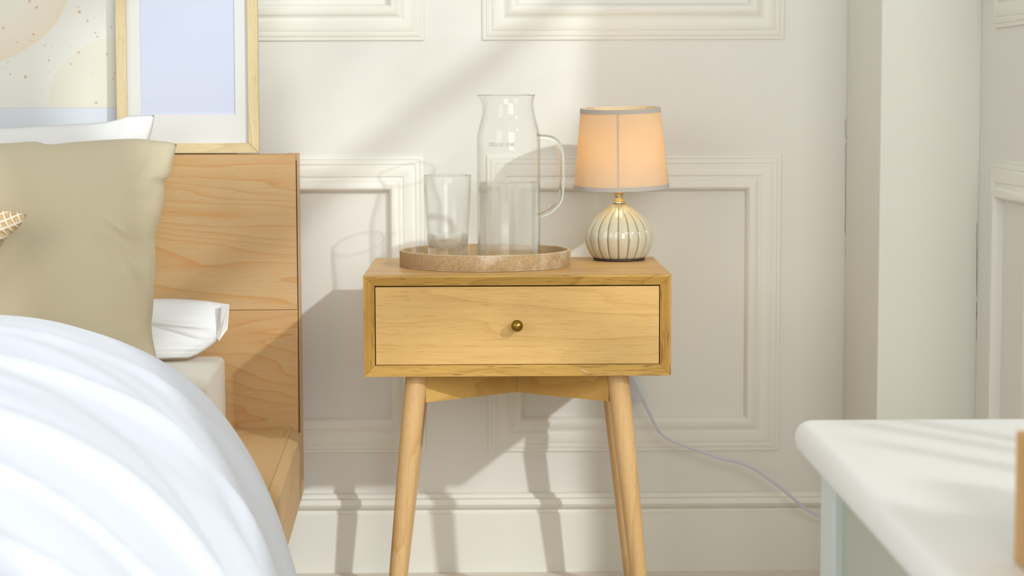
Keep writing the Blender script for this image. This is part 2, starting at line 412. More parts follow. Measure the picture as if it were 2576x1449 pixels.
# baseboard with a rounded cap
def baseboard(name, a0, a1, f3, y_ref=YW):
    zc0 = zy(1238); zc1 = zy(1262); zc2 = zy(1277); zc3 = zy(1289)
    pr = [(0, -.002), (0, .016), (zc3, .017), (zc3+.003, .014), (zc2-.001, .013), (zc2+.002, .019), (zc2+.007, .024), (zc1, .026), (zc1+.009, .0225), (zc0-.008, .013), (zc0-.002, .010), (zc0, .006), (zc0+.001, -.002)]
    mb = MB(); vs = []; n = len(pr)
    for a in (a0, a1): vs += [f3(a, h, z) for (z, h) in pr]
    fs = [(i, i+1, n+i+1, n+i) for i in range(n-1)]+[tuple(range(n)), tuple(range(n, 2*n))[::-1]]
    mb.add(vs, fs); return struct(name, mb, M_mould, smooth=True, sharp=30)
baseboard('baseboard_back', -3.1, xpL-.0005, back3)
baseboard('baseboard_right', 2.992, 3.468, right3)
# hairline cracks in the caulk beside the column
def crack(px, py0, py1, Y, parent, side=0, seed=0):
    mb = MB(); pts = []; k = 40
    for i in range(k+1):
        py = py0+(py1-py0)*i/k; p = at(px, py, Y); q = Vector((p.x, Y, p.z))
        q.x += .0016*(noise.noise(Vector((seed, i*.45, 0)))) + (.003 if (i*7+seed) % 19 == 3 else 0)
        pts.append(q)
    mb.tube(pts, lambda t: .0003+.0004*abs(noise.noise(Vector((t*9, seed, 1)))), 5)
    return obj('crack', mb, M_caulk, parent)
crack(2127, 300, 1030, YW-.0002, wall_back, 0, 1)
crack(2457, 560, 1040, 3.4698, pil, 0, 5)

# ------------------------------------------------------------------ bed
BX, BY = at(757, 1075, 3.68).x, 3.68
R = Matrix.Rotation(math.radians(2.0), 3, 'Z')
def B(x, y, z): v = R @ Vector((x, y, 0)); return Vector((BX+v.x, BY+v.y, z))
bed = thing('platform_bed', 'pale pine platform bed with tall plain headboard against panelled wall', 'bed', (BX-.5, BY-.8, 0))
zht = at(748, 387, 3.68).z; zhm = at(750, 779, 3.68).z; zrt = at(757, 1075, 3.68).z; zrb = at(770, 1232, 3.752).z
def bedmb(polys): 
    mb = MB(); return mb
def bbox(mb, x0, x1, y0, y1, z0, z1):
    return mb.hexa([B(x0,y0,z0),B(x1,y0,z0),B(x1,y1,z0),B(x0,y1,z0),B(x0,y0,z1),B(x1,y0,z1),B(x1,y1,z1),B(x0,y1,z1)])
TH = .072
m = MB(); bbox(m, -1.9, -.0032, 0, .018, zhm+.0004, zht-.002); obj('headboard_plank', m, M_head, bed, bevel=.0006)
m = MB(); m.hexa([B(-1.9,0,zrb),B(-.0060,0,zrb),B(-.0060,.018,zrb),B(-1.9,.018,zrb),B(-1.9,0,zhm-.0004),B(-.0028,0,zhm-.0004),B(-.0028,.018,zhm-.0004),B(-1.9,.018,zhm-.0004)])
obj('headboard_plank', m, M_head2, bed, bevel=.0006)
m = MB(); p4 = [(-.0012, .0002), (0, .0014), (0, TH), (-.02, TH), (-.02, .019)]
n4 = len(p4); m.add([B(a, b, zrb) for a, b in p4]+[B(a, b, zht) for a, b in p4], [tuple(range(n4))[::-1], tuple(range(n4, 2*n4))]+[(i, (i+1) % n4, n4+(i+1) % n4, n4+i) for i in range(n4)])
obj('headboard_end', m, M_headv, bed)
m = MB(); bbox(m, -.0030, -.0014, .0004, .0012, zrb, zht-.012); obj('joint_gap_shade', m, M_dark, bed)  # dark strip added to paint the joint's shade over the light wood behind
m = MB(); bbox(m, -1.9, -.021, .0185, TH, zht-.018, zht-.0012); obj('headboard_cap', m, M_head, bed)
m = MB(); bbox(m, -1.9, -.022, TH-.012, TH, .2, zht-.019); obj('headboard_back', m, M_dark, bed)
# side rail: mitred top and side boards, and the platform between the rails
for s in (0, 1):
    x1 = 0 if s == 0 else -1.88; sg = 1 if s == 0 else -1
    a, b = (x1-.028*sg, x1)
    m = MB(); m.hexa([B(x1-.16*sg, -2.35, zrt-.02), B(x1-.002*sg-.016*sg, -2.35, zrt-.02), B(x1-.018*sg, -.0005, zrt-.02), B(x1-.16*sg, -.0005, zrt-.02),
                      B(x1-.16*sg, -2.35, zrt), B(x1-.016*sg, -2.35, zrt), B(x1-.016*sg, -.0005, zrt), B(x1-.16*sg, -.0005, zrt)])
    obj('side_rail_top', m, M_rail, bed)
    m = MB(); m.hexa([B(x1-.014*sg, -2.35, zrb), B(x1, -2.35, zrb), B(x1, -.0005, zrb), B(x1-.014*sg, -.0005, zrb),
                      B(x1-.0155*sg, -2.35, zrt-.0003), B(x1, -2.35, zrt-.012), B(x1, -.0005, zrt-.012), B(x1-.0155*sg, -.0005, zrt-.0003)])
    obj('side_rail', m, M_rail, bed)
m = MB(); bbox(m, -1.719, -.161, -2.35, -.001, zrt-.03, zrt-.001); obj('slat_base', m, M_rail, bed)
for (lx, ly) in ((-.35, -.25), (-1.5, -.25), (-.35, -2.1), (-1.5, -2.1)):
    m = MB(); bbox(m, lx-.04, lx+.04, ly-.04, ly+.04, 0, zrt-.0305); obj('leg', m, M_rail, bed)
# mattress
mx1 = at(538, 940, 3.5).x - BX
m = MB(); zmt = .430
def rbox(mb, x0, x1, y0, y1, z0, z1): bbox(mb, x0, x1, y0, y1, z0, z1)
bbox(m, -1.70, mx1, -2.25, -.03, zrt+.001, zmt)
matt = obj('mattress', m, M_matt, None, B(-.9, -1.0, zrt+.001), bevel=.012, bseg=4, smooth=True); tag(matt, 'cream mattress on the pine bed platform under the pillows', 'mattress')

# ------------------------------------------------------------------ soft goods
def resample(pts, n):
    pts = [Vector(p) for p in pts]
    P = smooth_pts(pts, 12); L = [0]
    for i in range(1, len(P)): L.append(L[-1]+(P[i]-P[i-1]).length)
    out = []; j = 0
    for k in range(n+1):
        d = L[-1]*k/n
        while j < len(L)-2 and L[j+1] < d: j += 1
        t = (d-L[j])/max(L[j+1]-L[j], 1e-9); out.append(P[j].lerp(P[j+1], min(t, 1)))
    return out
def pillow(name, mat, base, top, right, bottom, left, Yf, T, nu=110, nv=80, e=.45, wr=.006, fold=None, label=None, cat='pillow', seed=0, back=1.0):
    """top: left to right, right: top to bottom, bottom: left to right, left: top to bottom, outlines at their own depth"""
    t = resample([(a, b, 0) for a, b in top], nu); bt = resample([(a, b, 0) for a, b in bottom], nu)
    l = resample([(a, b, 0) for a, b in left], nv); r = resample([(a, b, 0) for a, b in right], nv)
    c00, c10, c01, c11 = t[0], t[-1], bt[0], bt[-1]
    mb = MB(); vs = []; fs = []
    idx = {}
    for side in (0, 1):
        for j in range(nv+1):
            for i in range(nu+1):
                border = i in (0, nu) or j in (0, nv)
                if side == 1 and border: idx[(1, i, j)] = idx[(0, i, j)]; continue
                u = i/nu; v = j/nv
                p = t[i]*(1-v)+bt[i]*v+l[j]*(1-u)+r[j]*u-(c00*(1-u)*(1-v)+c10*u*(1-v)+c01*(1-u)*v+c11*u*v)
                Y = Yf(v, u); q = at(p.x, p.y, Y)
                du = 1-(2*u-1)**2; dv = 1-(2*v-1)**2
                h = T*(max(du*dv, 0)**e)
                if side == 0:
                    ed = min(u, 1-u, v, 1-v)
                    wn = noise.noise(Vector((q.x*7+seed, q.z*7, seed)))*wr*1.6+noise.noise(Vector((q.x*18+seed, q.z*16, 2)))*wr*.5
                    ax = (v if min(u, 1-u) < min(v, 1-v) else u)
                    pk = noise.noise(Vector((ax*15+seed, 5, seed)))*wr*1.5*math.exp(-ed*9)*min(1, ed*30)
                    h += (wn*min(1, ed*8)+pk)
                    if fold: h += fold(u, v, p.x, p.y)*min(1, ed*12)
                    q = Vector((q.x, q.y-h, q.z))
                else: q = Vector((q.x, q.y+h*back, q.z))
                idx[(side, i, j)] = len(vs); vs.append(q)
        for j in range(nv):
            for i in range(nu):
                f = (idx[(side, i, j)], idx[(side, i+1, j)], idx[(side, i+1, j+1)], idx[(side, i, j+1)])
                fs.append(f if side == 0 else f[::-1])
    mb.add(vs, fs)
    o = obj(name, mb, mat, None, base, smooth=True, sharp=180)
    tag(o, label, cat); return o
def gfold(cx, cy, ang, ln, wd, amp):
    ca, sa = math.cos(ang), math.sin(ang)
    def f(px, py):
        dx = px-cx; dy = py-cy; a = dx*ca+dy*sa; b = -dx*sa+dy*ca
        return amp*math.exp(-(a/ln)**2-(b/wd)**2)
    return f
# white pillow standing against the headboard
pillow('pillow', M_white, at(0, 900, 3.60), [(-560, 330), (-200, 325), (0, 322), (90, 317), (230, 310), (285, 303), (320, 292), (350, 290), (389, 289)],
       [(389, 289), (384, 320), (374, 355), (352, 430), (340, 520), (334, 620), (336, 700), (342, 752)], [(-560, 768), (-100, 764), (342, 752)], [(-560, 330), (-590, 560), (-560, 768)],
       lambda v, u: 3.622-.035*v, .046, e=.5, wr=.004, label='white pillow standing against the headboard, behind the beige pillow', seed=3, back=.5)
# flat white pillow with its open hem hanging at the right
pf = pillow('pillow', M_white, at(380, 925, 3.50), [(-420, 765), (0, 760), (385, 752), (450, 752), (520, 757), (576, 766)],
       [(576, 766), (573, 800), (566, 828), (548, 856), (520, 878), (498, 891), (474, 901)], [(-420, 901), (0, 901), (474, 901)], [(-420, 765), (-440, 850), (-420, 925)],
       lambda v, u: 3.585-.03*v, .052, nu=130, nv=60, e=.40, wr=.003,
       fold=lambda u, v, x, y: gfold(470, 812, .12, 110, 6, .009)(x, y)+gfold(455, 838, .3, 90, 7, -.008)(x, y)+gfold(545, 800, 1.35, 50, 5, -.006)(x, y)+gfold(500, 862, -.6, 60, 7, .006)(x, y)+(.0035/(1+math.exp(-(x-557+(y-790)*.25)/1.2)) if u > .8 else 0),
       label='white pillow lying flat on the mattress with its open hem at right', seed=8, back=.6)
hm = MB(); hp_ = [(557, 763.5), (577, 765.5), (572.5, 828), (551, 858), (543, 848), (555, 820)]
hY = [3.549, 3.572, 3.566, 3.560, 3.556, 3.543]
hv_ = [at(a, b, y_) for (a, b), y_ in zip(hp_, hY)]+[at(a, b, y_+.0015) for (a, b), y_ in zip(hp_, hY)]; k6 = 6
hm.add(hv_, [tuple(range(k6)), tuple(range(k6, 2*k6))[::-1]]+[(i, (i+1) % k6, k6+(i+1) % k6, k6+i) for i in range(k6)])
hem = obj('hem', hm, M_white, None, at(380, 925, 3.50), bevel=.0005); hem.parent = pf; hem.location = (0, 0, 0)
# beige pillow in front
pillow('pillow', M_beige, at(150, 900, 3.40), [(-330, 375), (-150, 362), (0, 361), (85, 356), (122, 363), (190, 357), (260, 352), (345, 349), (400, 355), (418, 356), (445, 363)],
       [(445, 363), (438, 392), (430, 430), (422, 448), (411, 458), (413, 478), (409, 520), (398, 560), (388, 598), (391, 640), (388, 720), (384, 790), (381, 812), (384, 850), (392, 890), (398, 920)],
       [(-330, 930), (0, 940), (398, 920)], [(-330, 375), (-360, 650), (-330, 930)],
       lambda v, u: 3.49-.085*v, .080, e=.42, back=.75, wr=.0025,
       fold=lambda u, v, x, y: gfold(345, 585, .65, 75, 14, .013)(x, y)+gfold(320, 640, .6, 75, 18, -.009)(x, y)+gfold(372, 505, .35, 40, 14, -.006)(x, y)+gfold(392, 450, -.9, 30, 10, .006)(x, y)+gfold(355, 700, 1.0, 70, 12, .008)(x, y)+gfold(385, 410, 2.2, 40, 12, -.005)(x, y),
       label='beige cotton pillow leaning in front of the upright white pillow', seed=5)
# woven cushion, only its corner in view
pillow('cushion', M_weave, at(-160, 820, 3.25), [(-330, 420), (-160, 490), (0, 527), (45, 533), (66, 541)], [(66, 541), (60, 556), (38, 580), (0, 613), (-40, 660), (-110, 860)],
       [(-500, 800), (-300, 850), (-110, 860)], [(-330, 420), (-420, 600), (-500, 800)], lambda v, u: 3.30, .06, nu=90, nv=70, e=.42, wr=.001,
       label='woven straw-coloured cushion, its corner pointing over the beige pillow', cat='cushion', seed=9)
# duvet
prof_px = [(-1500, 700), (-900, 735), (-400, 765), (-150, 774), (0, 780), (60, 783), (110, 788), (175, 800), (240, 818), (310, 843), (385, 878), (440, 912), (492, 951), (545, 1003), (600, 1073), (650, 1152), (693, 1240), (725, 1330), (748, 1400), (763, 1449), (790, 1560), (800, 1640)]
YF = 3.06
pp = [at(a, b, YF) for a, b in prof_px]
NS = 170; pr_ = resample([(p.x, p.z, 0) for p in pp], NS)
nr = []
for i in range(NS+1):
    d = pr_[min(i+1, NS)]-pr_[max(i-1, 0)]; nr.append(Vector((-d.y, d.x, 0)).normalized())
    if nr[-1].y < 0 and i < NS*.6: nr[-1] = -nr[-1]
rows = []; rl = .075
for k in range(6): rows.append((YF-.02-.0*k, .26-.04*k))
for k in range(11):
    ph = math.pi/2*k/10; rows.append((YF-rl*(1-math.cos(ph)), rl*(1-math.sin(ph))))
NB = 150
for k in range(1, NB+1): rows.append((YF-rl-k*(YF-rl-1.12)/NB, 0))
mb = MB(); vs = []
for (y, ins) in rows:
    for i in range(NS+1):
        s = i/NS; p = pr_[i]; n_ = nr[i]; fade = 0 if ins > .07 else min(1, (YF-y)/.5+.15)
        w1 = noise.noise(Vector((y*3.4+s*2.2, s*3.0+y*.35, 1.3)))
        w2 = noise.noise(Vector((y*8.5+s*4.5, s*3.5, 4.2)))
        rg = 1-abs(noise.noise(Vector((y*5.2-s*3.4, s*2.2, 9.0))))*2.2
        d = (.024*w1+.010*w2+.018*max(0, rg-.35))*fade
        d += -.012*fade+.048*min(1.2, (YF-y))
        vs.append(Vector((p.x+n_.x*(d-ins)+.034*(YF-y), y, max(.1, p.y+n_.y*(d-ins)))))
mb.add(vs, [(j*(NS+1)+i, j*(NS+1)+i+1, (j+1)*(NS+1)+i+1, (j+1)*(NS+1)+i) for j in range(len(rows)-1) for i in range(NS)])
dv = obj('duvet', mb, M_duvet, None, at(300, 1100, 2.6), smooth=True, sharp=180)
tag(dv, 'thick white cotton duvet bunched over the near side of the bed', 'duvet')
so_ = dv.modifiers.new('thick', 'SOLIDIFY'); so_.thickness = .01; so_.offset = -1

# ------------------------------------------------------------------ pictures on the headboard
def P(px, py, Y): return at(px, py, Y)
def picture(px0, px1, pyb, Yb, ztop, fw, label, mats, inner, dY=.0, lean=.03, frame_th=.020, base=None):
    """built upright from the headboard top; leans back a little; fw = face width of the frame in metres"""
    zb = zht+.0008; x0 = at(px0, 300, Yb).x; x1 = at(px1, 300, Yb).x
    t = thing('picture_frame', label, 'picture', ((x0+x1)/2, Yb, zb))
    sh = lambda z: (z-zb)*lean
    def q(x, y, z): return Vector((x, Yb+y+sh(z), z))
    def fr(c):      # mitred bar from four (x, z) face corners
        return MB().hexa([q(c[0][0], 0, c[0][1]), q(c[1][0], 0, c[1][1]), q(c[1][0], frame_th, c[1][1]), q(c[0][0], frame_th, c[0][1]),
                          q(c[3][0], 0, c[3][1]), q(c[2][0], 0, c[2][1]), q(c[2][0], frame_th, c[2][1]), q(c[3][0], frame_th, c[3][1])])
    g = .0003
    obj('frame_bar', fr([(x0+g, zb), (x1-g, zb), (x1-fw-g, zb+fw), (x0+fw+g, zb+fw)]), mats[0], t, bevel=.0008)
    obj('frame_bar', fr([(x0+fw, ztop-fw), (x1-fw, ztop-fw), (x1, ztop), (x0, ztop)]), mats[0], t, bevel=.0008)
    obj('frame_bar', MB().hexa([q(x0, 0, zb+g), q(x0+fw, 0, zb+fw+g), q(x0+fw, frame_th, zb+fw+g), q(x0, frame_th, zb+g), q(x0, 0, ztop-g), q(x0+fw, 0, ztop-fw-g), q(x0+fw, frame_th, ztop-fw-g), q(x0, frame_th, ztop-g)]), mats[1], t, bevel=.0008)
    obj('frame_bar', MB().hexa([q(x1-fw, 0, zb+fw+g), q(x1, 0, zb+g), q(x1, frame_th, zb+g), q(x1-fw, frame_th, zb+fw+g), q(x1-fw, 0, ztop-fw-g), q(x1, 0, ztop-g), q(x1, frame_th, ztop-g), q(x1-fw, frame_th, ztop-fw-g)]), mats[1], t, bevel=.0008)
    inner(t, q, x0+fw, x1-fw, zb+fw, ztop-fw)
    return t
def flat(q, x0, x1, z0, z1, y0, y1):
    return MB().hexa([q(x0, y0, z0), q(x1, y0, z0), q(x1, y1, z0), q(x0, y1, z0), q(x0, y0, z1), q(x1, y0, z1), q(x1, y1, z1), q(x0, y1, z1)])
YP1, YP2 = 3.71, 3.74
fwd = 25.5*YP1/F
def in1(t, q, x0, x1, z0, z1):
    a0 = at(353, 200, YP1+.01).x; a1 = at(590.5, 200, YP1+.01).x; b0 = at(470, 288, YP1+.012).z; b1 = z1-(b0-z0)
    y0, y1 = .009, .0115
    obj('mat_board', flat(q, x0-.002, a0, z0-.002, z1+.002, y0, y1).add(flat(q, a1, x1+.002, z0-.002, z1+.002, y0, y1).v, [(0,3,2,1),(4,5,6,7),(0,1,5,4),(1,2,6,5),(2,3,7,6),(3,0,4,7)])
        .add(flat(q, a0, a1, z0-.002, b0, y0, y1).v, [(0,3,2,1),(4,5,6,7),(0,1,5,4),(1,2,6,5),(2,3,7,6),(3,0,4,7)])
        .add(flat(q, a0, a1, b1, z1+.002, y0, y1).v, [(0,3,2,1),(4,5,6,7),(0,1,5,4),(1,2,6,5),(2,3,7,6),(3,0,4,7)]), M_mat, t, label='off-white mat board')
    obj('print', flat(q, a0-.003, a1+.003, b0-.003, b1+.003, y1+.0002, y1+.0012), M_lilac, t, label='plain pale lilac print')
picture(293.5, 649.5, 384, YP1, zht+.42, fwd, 'pale oak picture frame with plain lilac print, leaning on the headboard', (M_pine_h, M_pine_v), in1)
PRX = PRZ = 0
def in2(t, q, x0, x1, z0, z1):
    global PRX, PRZ, M_print
    PRX, PRZ = OFF[t].x, OFF[t].z
    M_print = m_print()
    a0 = x0+.035; a1 = x1-.035; b0 = at(130, 271, YP2+.01).z; b1 = z1-(b0-z0)
    y0 = .006
    obj('mat_board', flat(q, x0-.002, x1+.002, z0-.002, z1+.002, y0, y0+.002), M_matblue, t, label='pale blue mat board')
    pr = obj('print', flat(q, a0, a1, b0, b1, y0-.0006, y0-.0001), M_print, t, label='cream watercolour print with beige discs')
    # paint splatter
    sp = [(72,3,3.5),(297/3.29,60/3.29,4),(652/3.29,97/3.29,4.5),(720/3.29,173/3.29,3),(22/3.29,232/3.29,3.5),(273/3.29,284/3.29,3.5),(139/3.29,350/3.29,2.5),(785/3.29,270/3.29,2.6),
          (804/3.29,303/3.29,3),(367/3.29,376/3.29,2.2),(648/3.29,434/3.29,3.2),(583/3.29,529/3.29,3),(400/3.29,499/3.29,2.6),(62/3.29,512/3.29,2),(82/3.29,615/3.29,2.5),(208/3.29,635/3.29,4.2),
          (794/3.29,850/3.29,3.8),(755/3.29,618/3.29,1.4),(613/3.29,510/3.29,1.4),(455/3.29,634/3.29,1.4),(408/3.29,590/3.29,1.5),(914/3.29,225/3.29,2.5),(881/3.29,447/3.29,2.8),(947/3.29,603/3.29,2.5),(935/3.29,650/3.29,2.6),
          (245/3.29,335/3.29,2),(569/3.29,384/3.29,1.3),(644/3.29,60/3.29,1.8),(45/3.29,562/3.29,1.5),(420/3.29,388/3.29,1.6)]
    for k in range(70): sp.append((random.uniform(0, 285), random.uniform(0, 265), random.uniform(.5, 1.1)))
    big = MB()
    for (a, b, r) in sp:
        c = at(a, b, YP2+y0-.0008); rr = r*YP2/F*.95
        if not (a0+.002 < c.x < a1-.002 and b0+.002 < c.z < b1): continue
        k = 10; vs = []
        for yy in (-.00012, .0002):
            vs += [q(c.x+rr*math.cos(6.283*i/k)*random.uniform(.9, 1.1), y0-.0006+yy, c.z+rr*math.sin(6.283*i/k)) for i in range(k)]
        big.add(vs, [tuple(range(k)), tuple(range(k, 2*k))[::-1]]+[(i, (i+1) % k, k+(i+1) % k, k+i) for i in range(k)])
    sp_o = obj('paint_splatter', big, M_splat, pr, kind='stuff')
M_splat = plain('tan watercolour drops', lin(210, 182, 150), .8).m
picture(-560, 470, 384, YP2, zht+.60, fwd, 'wide framed watercolour print leaning behind the oak picture frame', (M_pine_h, M_pine_v), in2, lean=.02, frame_th=.02)

# ------------------------------------------------------------------ nightstand
NY0 = 3.30; NY1 = 3.676
nx0 = at(914.5, 820, NY0).x; nx1 = at(1688.5, 820, NY0).x; nz1 = at(1300, 692, NY0).z; nz0 = at(1300, 946.5, NY0).z
ncx = (nx0+nx1)/2
ns = thing('nightstand', 'oak nightstand with one drawer and round tapered splayed legs', 'nightstand', (ncx, (NY0+NY1)/2, 0))
fw = .0176; rc = .009     # frame face width, slope depth
ix0, ix1, iz0, iz1 = nx0+fw, nx1-fw, nz0+fw, nz1-fw
tt = .0172
obj('top_panel',
    MB().prism([(nx0, nz1), (nx1, nz1), (nx1-tt, nz1-tt), (nx0+tt, nz1-tt)][::-1], NY0+rc+.0005, NY1, 'y'), M_top, ns)
obj('bottom_panel', MB().prism([(nx0, nz0), (nx1, nz0), (nx1-tt, nz0+tt), (nx0+tt, nz0+tt)], NY0+rc+.0005, NY1, 'y'), M_side, ns)
obj('side_panel', MB().prism([(nx0, nz0+.0003), (nx0+tt, nz0+tt+.0002), (nx0+tt, nz1-tt-.0002), (nx0, nz1-.0003)], NY0+rc+.0005, NY1, 'y'), M_side, ns)
obj('side_panel', MB().prism([(nx1, nz0+.0003), (nx1-tt, nz0+tt+.0002), (nx1-tt, nz1-tt-.0002), (nx1, nz1-.0003)], NY0+rc+.0005, NY1, 'y'), M_side, ns)
obj('back_panel', MB().box(ix0, ix1, NY1-.008, NY1-.002, iz0, iz1), M_side, ns)
def bar(o0, o1, i1, i0, lip, mat, lab=None):
    # outer corners o (x,z), inner corners i (x,z); front face slopes from NY0 at the outer lip to NY0+rc inside
    def q(p, y): return Vector((p[0], y, p[1]))
    lp0 = (o0[0]+lip[0], o0[1]+lip[1]); lp1 = (o1[0]+lip[2], o1[1]+lip[3])
    yb = NY0+rc
    vs = [q(o0, NY0), q(o1, NY0), q(lp1, NY0), q(lp0, NY0), q(i0, yb), q(i1, yb), q(o0, yb+.0004), q(o1, yb+.0004), q(i0, yb+.0004), q(i1, yb+.0004)]
    fs = [(0, 1, 2, 3), (3, 2, 5, 4), (0, 6, 7, 1), (4, 5, 9, 8), (6, 8, 9, 7), (0, 3, 4, 8, 6), (1, 7, 9, 5, 2)]
    obj('edging', MB().add(vs, fs), mat, ns, bevel=.0003)
g = .00015; lp = .0035
bar((nx0+g, nz1), (nx1-g, nz1), (ix1-g, iz1), (ix0+g, iz1), (lp, -lp, -lp, -lp), M_frh)
bar((nx1-g, nz0), (nx0+g, nz0), (ix0+g, iz0), (ix1-g, iz0), (-lp, lp, lp, lp), M_frh)
bar((nx0, nz0+g), (nx0, nz1-g), (ix0, iz1-g), (ix0, iz0+g), (lp, lp, lp, -lp), M_frv)
bar((nx1, nz1-g), (nx1, nz0+g), (ix1, iz0+g), (ix1, iz1-g), (-lp, -lp, -lp, lp), M_frv)
# lining just inside, near-black to paint in the shade of the drawer gap
gap_shade = MB()
gap_shade.box(ix0-.0005, ix0+.0004, NY0+rc+.002, NY1-.01, iz0, iz1); gap_shade.box(ix1-.0004, ix1+.0005, NY0+rc+.002, NY1-.01, iz0, iz1)
gap_shade.box(ix0, ix1, NY0+rc+.002, NY1-.01, iz1-.0004, iz1+.0005)
obj('gap_shade_sheets', gap_shade, M_gap, ns)
dy = NY0+.0105
dr = obj('drawer', MB().box(ix0+.0013, ix1-.0012, dy, dy+.016, iz0+.0006, iz1-.0020), M_draw, ns, bevel=.0005)
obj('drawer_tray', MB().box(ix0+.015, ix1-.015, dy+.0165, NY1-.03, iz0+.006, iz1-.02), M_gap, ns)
kc = at(1301, 821, NY0-.018); ky = dy
kp = [(.0035, 0), (.0035, .008), (.0045, .012), (.0075, .0155), (.0094, .0195), (.0098, .0225), (.0092, .0255), (.0070, .0285), (.0035, .0302), (.0008, .0306)]
kb = MB(); kb.lathe(kp, (0, 0), 32)
kb.v = [Vector((kc.x+v.x, ky-v.z, kc.z+v.y)) for v in kb.v]
obj('knob', kb, M_brass, dr, smooth=True, label='small round aged brass knob')
obj('thread_bit', MB().tube([at(1462, 930.5, NY0+.001), at(1469, 933.5, NY0+.0005), at(1477, 937.5, NY0)], .0006, 6), M_white, ns)  # bit of white thread on the lower edging
# legs (tapered, splayed) and the crossed apron boards under the box
legpos = {}
for (sx, yy, sy) in ((-1, 3.345, -1), (1, 3.345, -1), (-1, 3.60, 1), (1, 3.60, 1)):
    sl = .102; slb = .03*sy if sy < 0 else .03
    xt = ncx+sx*.1655; zt = nz0-.0006
    def lp_(z): t = (zt-z); return Vector((xt+sx*sl*t, yy+slb*t*(1), z))
    r0, r1 = .0178, .0118
    pts = [lp_(zt-(zt)*k/10) for k in range(11)]
    mb = MB(); vs = []; N = 32
    for k, p in enumerate(pts):
        z = p.z; t = k/10; r = r0 if z > .30 else r0+(r1-r0)*((.30-z)/.30)**1.1
        if z > .30: r = r0
        r = r0+(r1-r0)*max(0, (t-.15)/.85)**1.3
        vs += [Vector((p.x+r*math.cos(6.28318*i/N), p.y+r*math.sin(6.28318*i/N), z)) for i in range(N)]
    fs = [(k*N+i, k*N+(i+1) % N, (k+1)*N+(i+1) % N, (k+1)*N+i) for k in range(10) for i in range(N)]+[tuple(range(N)), tuple(10*N+i for i in range(N))[::-1]]
    mb.add(vs, fs); obj('leg', mb, M_leg, ns, smooth=True, sharp=60)
    legpos[(sx, sy)] = lp_(zt-.02)
zb0 = nz0-.049
cx_, cy_ = ncx, (3.345+3.60)/2
for (sx, sy) in ((-1, -1), (1, -1), (-1, 1), (1, 1)):
    e = legpos[(sx, sy)]; d = Vector((e.x-cx_, e.y-cy_, 0)); L = d.length; d.normalize(); n_ = Vector((-d.y, d.x, 0))*.0095
    a = Vector((cx_, cy_, 0))+d*.0006; b = Vector((cx_, cy_, 0))+d*(L-.014)
    # mitred meeting in the middle
    def cc(p, s_, z): q = p+n_*s_; return Vector((q.x, q.y, z))
    ai = [cc(a, -1, 0), cc(a, 1, 0)]
    A1 = Vector((cx_, cy_, 0))+d*.0002
    # trim inner end with an arrow point so that the four boards meet edge to edge
    ta = abs(d.y/d.x)
    def qd(sg_): return .0095*(ta if (n_.x*sg_)*(-sx) > 0 else 1/ta)+.0005
    q1 = cc(Vector((cx_, cy_, 0))+d*qd(-1), -1, 0); q2 = cc(Vector((cx_, cy_, 0))+d*qd(1), 1, 0)
    poly = [A1, q1, cc(b, -1, 0), cc(b, 1, 0), q2]
    m = MB(); k = 5; m.add([Vector((p.x, p.y, zb0)) for p in poly]+[Vector((p.x, p.y, nz0-.0006)) for p in poly],
                          [tuple(range(k))[::-1], tuple(range(k, 2*k))]+[(i, (i+1) % k, k+(i+1) % k, k+i) for i in range(k)])
    obj('brace', m, M_brace, ns)

# ------------------------------------------------------------------ tray, tumbler, jug
TZ = nz1+.0006
ty0 = 3.356; tr = .5*(at(1435.5, 650, 3.50).x-at(1005.5, 650, 3.50).x)
tcx = at(1220.5, 650, 3.50).x; tcy = ty0+tr
tray = thing('tray', 'round wooden tray with whitewashed bentwood rim on the nightstand', 'tray', (tcx, tcy, TZ))
th = .0265; wt = .0055
obj('bottom', MB().lathe([(tr-wt-.0003, TZ), (tr-wt-.0003, TZ+.0055)], (tcx, tcy), 96), M_trayin, tray, smooth=True)
obj('rim_band', MB().lathe([(tr-.0004, TZ), (tr, TZ+.0006), (tr, TZ+th-.001), (tr-.001, TZ+th-.0001), (tr-wt*.5, TZ+th), (tr-wt+.0007, TZ+th-.0001), (tr-wt, TZ+th-.001), (tr-wt, TZ)], (tcx, tcy), 128, closed=True), M_traysd, tray, smooth=True)
obj('ply_edge', MB().lathe([(tr-.0012, TZ+th), (tr-.0012, TZ+th+.0003), (tr-wt+.001, TZ+th+.0003), (tr-wt+.001, TZ+th)], (tcx, tcy), 128, closed=True), M_trayrim, tray)
sa = math.acos((at(1201, 660, 3.36).x-tcx)/tr)
sp = Vector((tcx+(tr+.0001)*math.cos(-sa), tcy+(tr+.0001)*math.sin(-sa), 0))
obj('band_joint', MB().box(sp.x-.0002, sp.x+.0002, sp.y-.0001, sp.y+.0006, TZ+.001, TZ+th-.001), M_trayrim, tray)
GZ = TZ+.0061
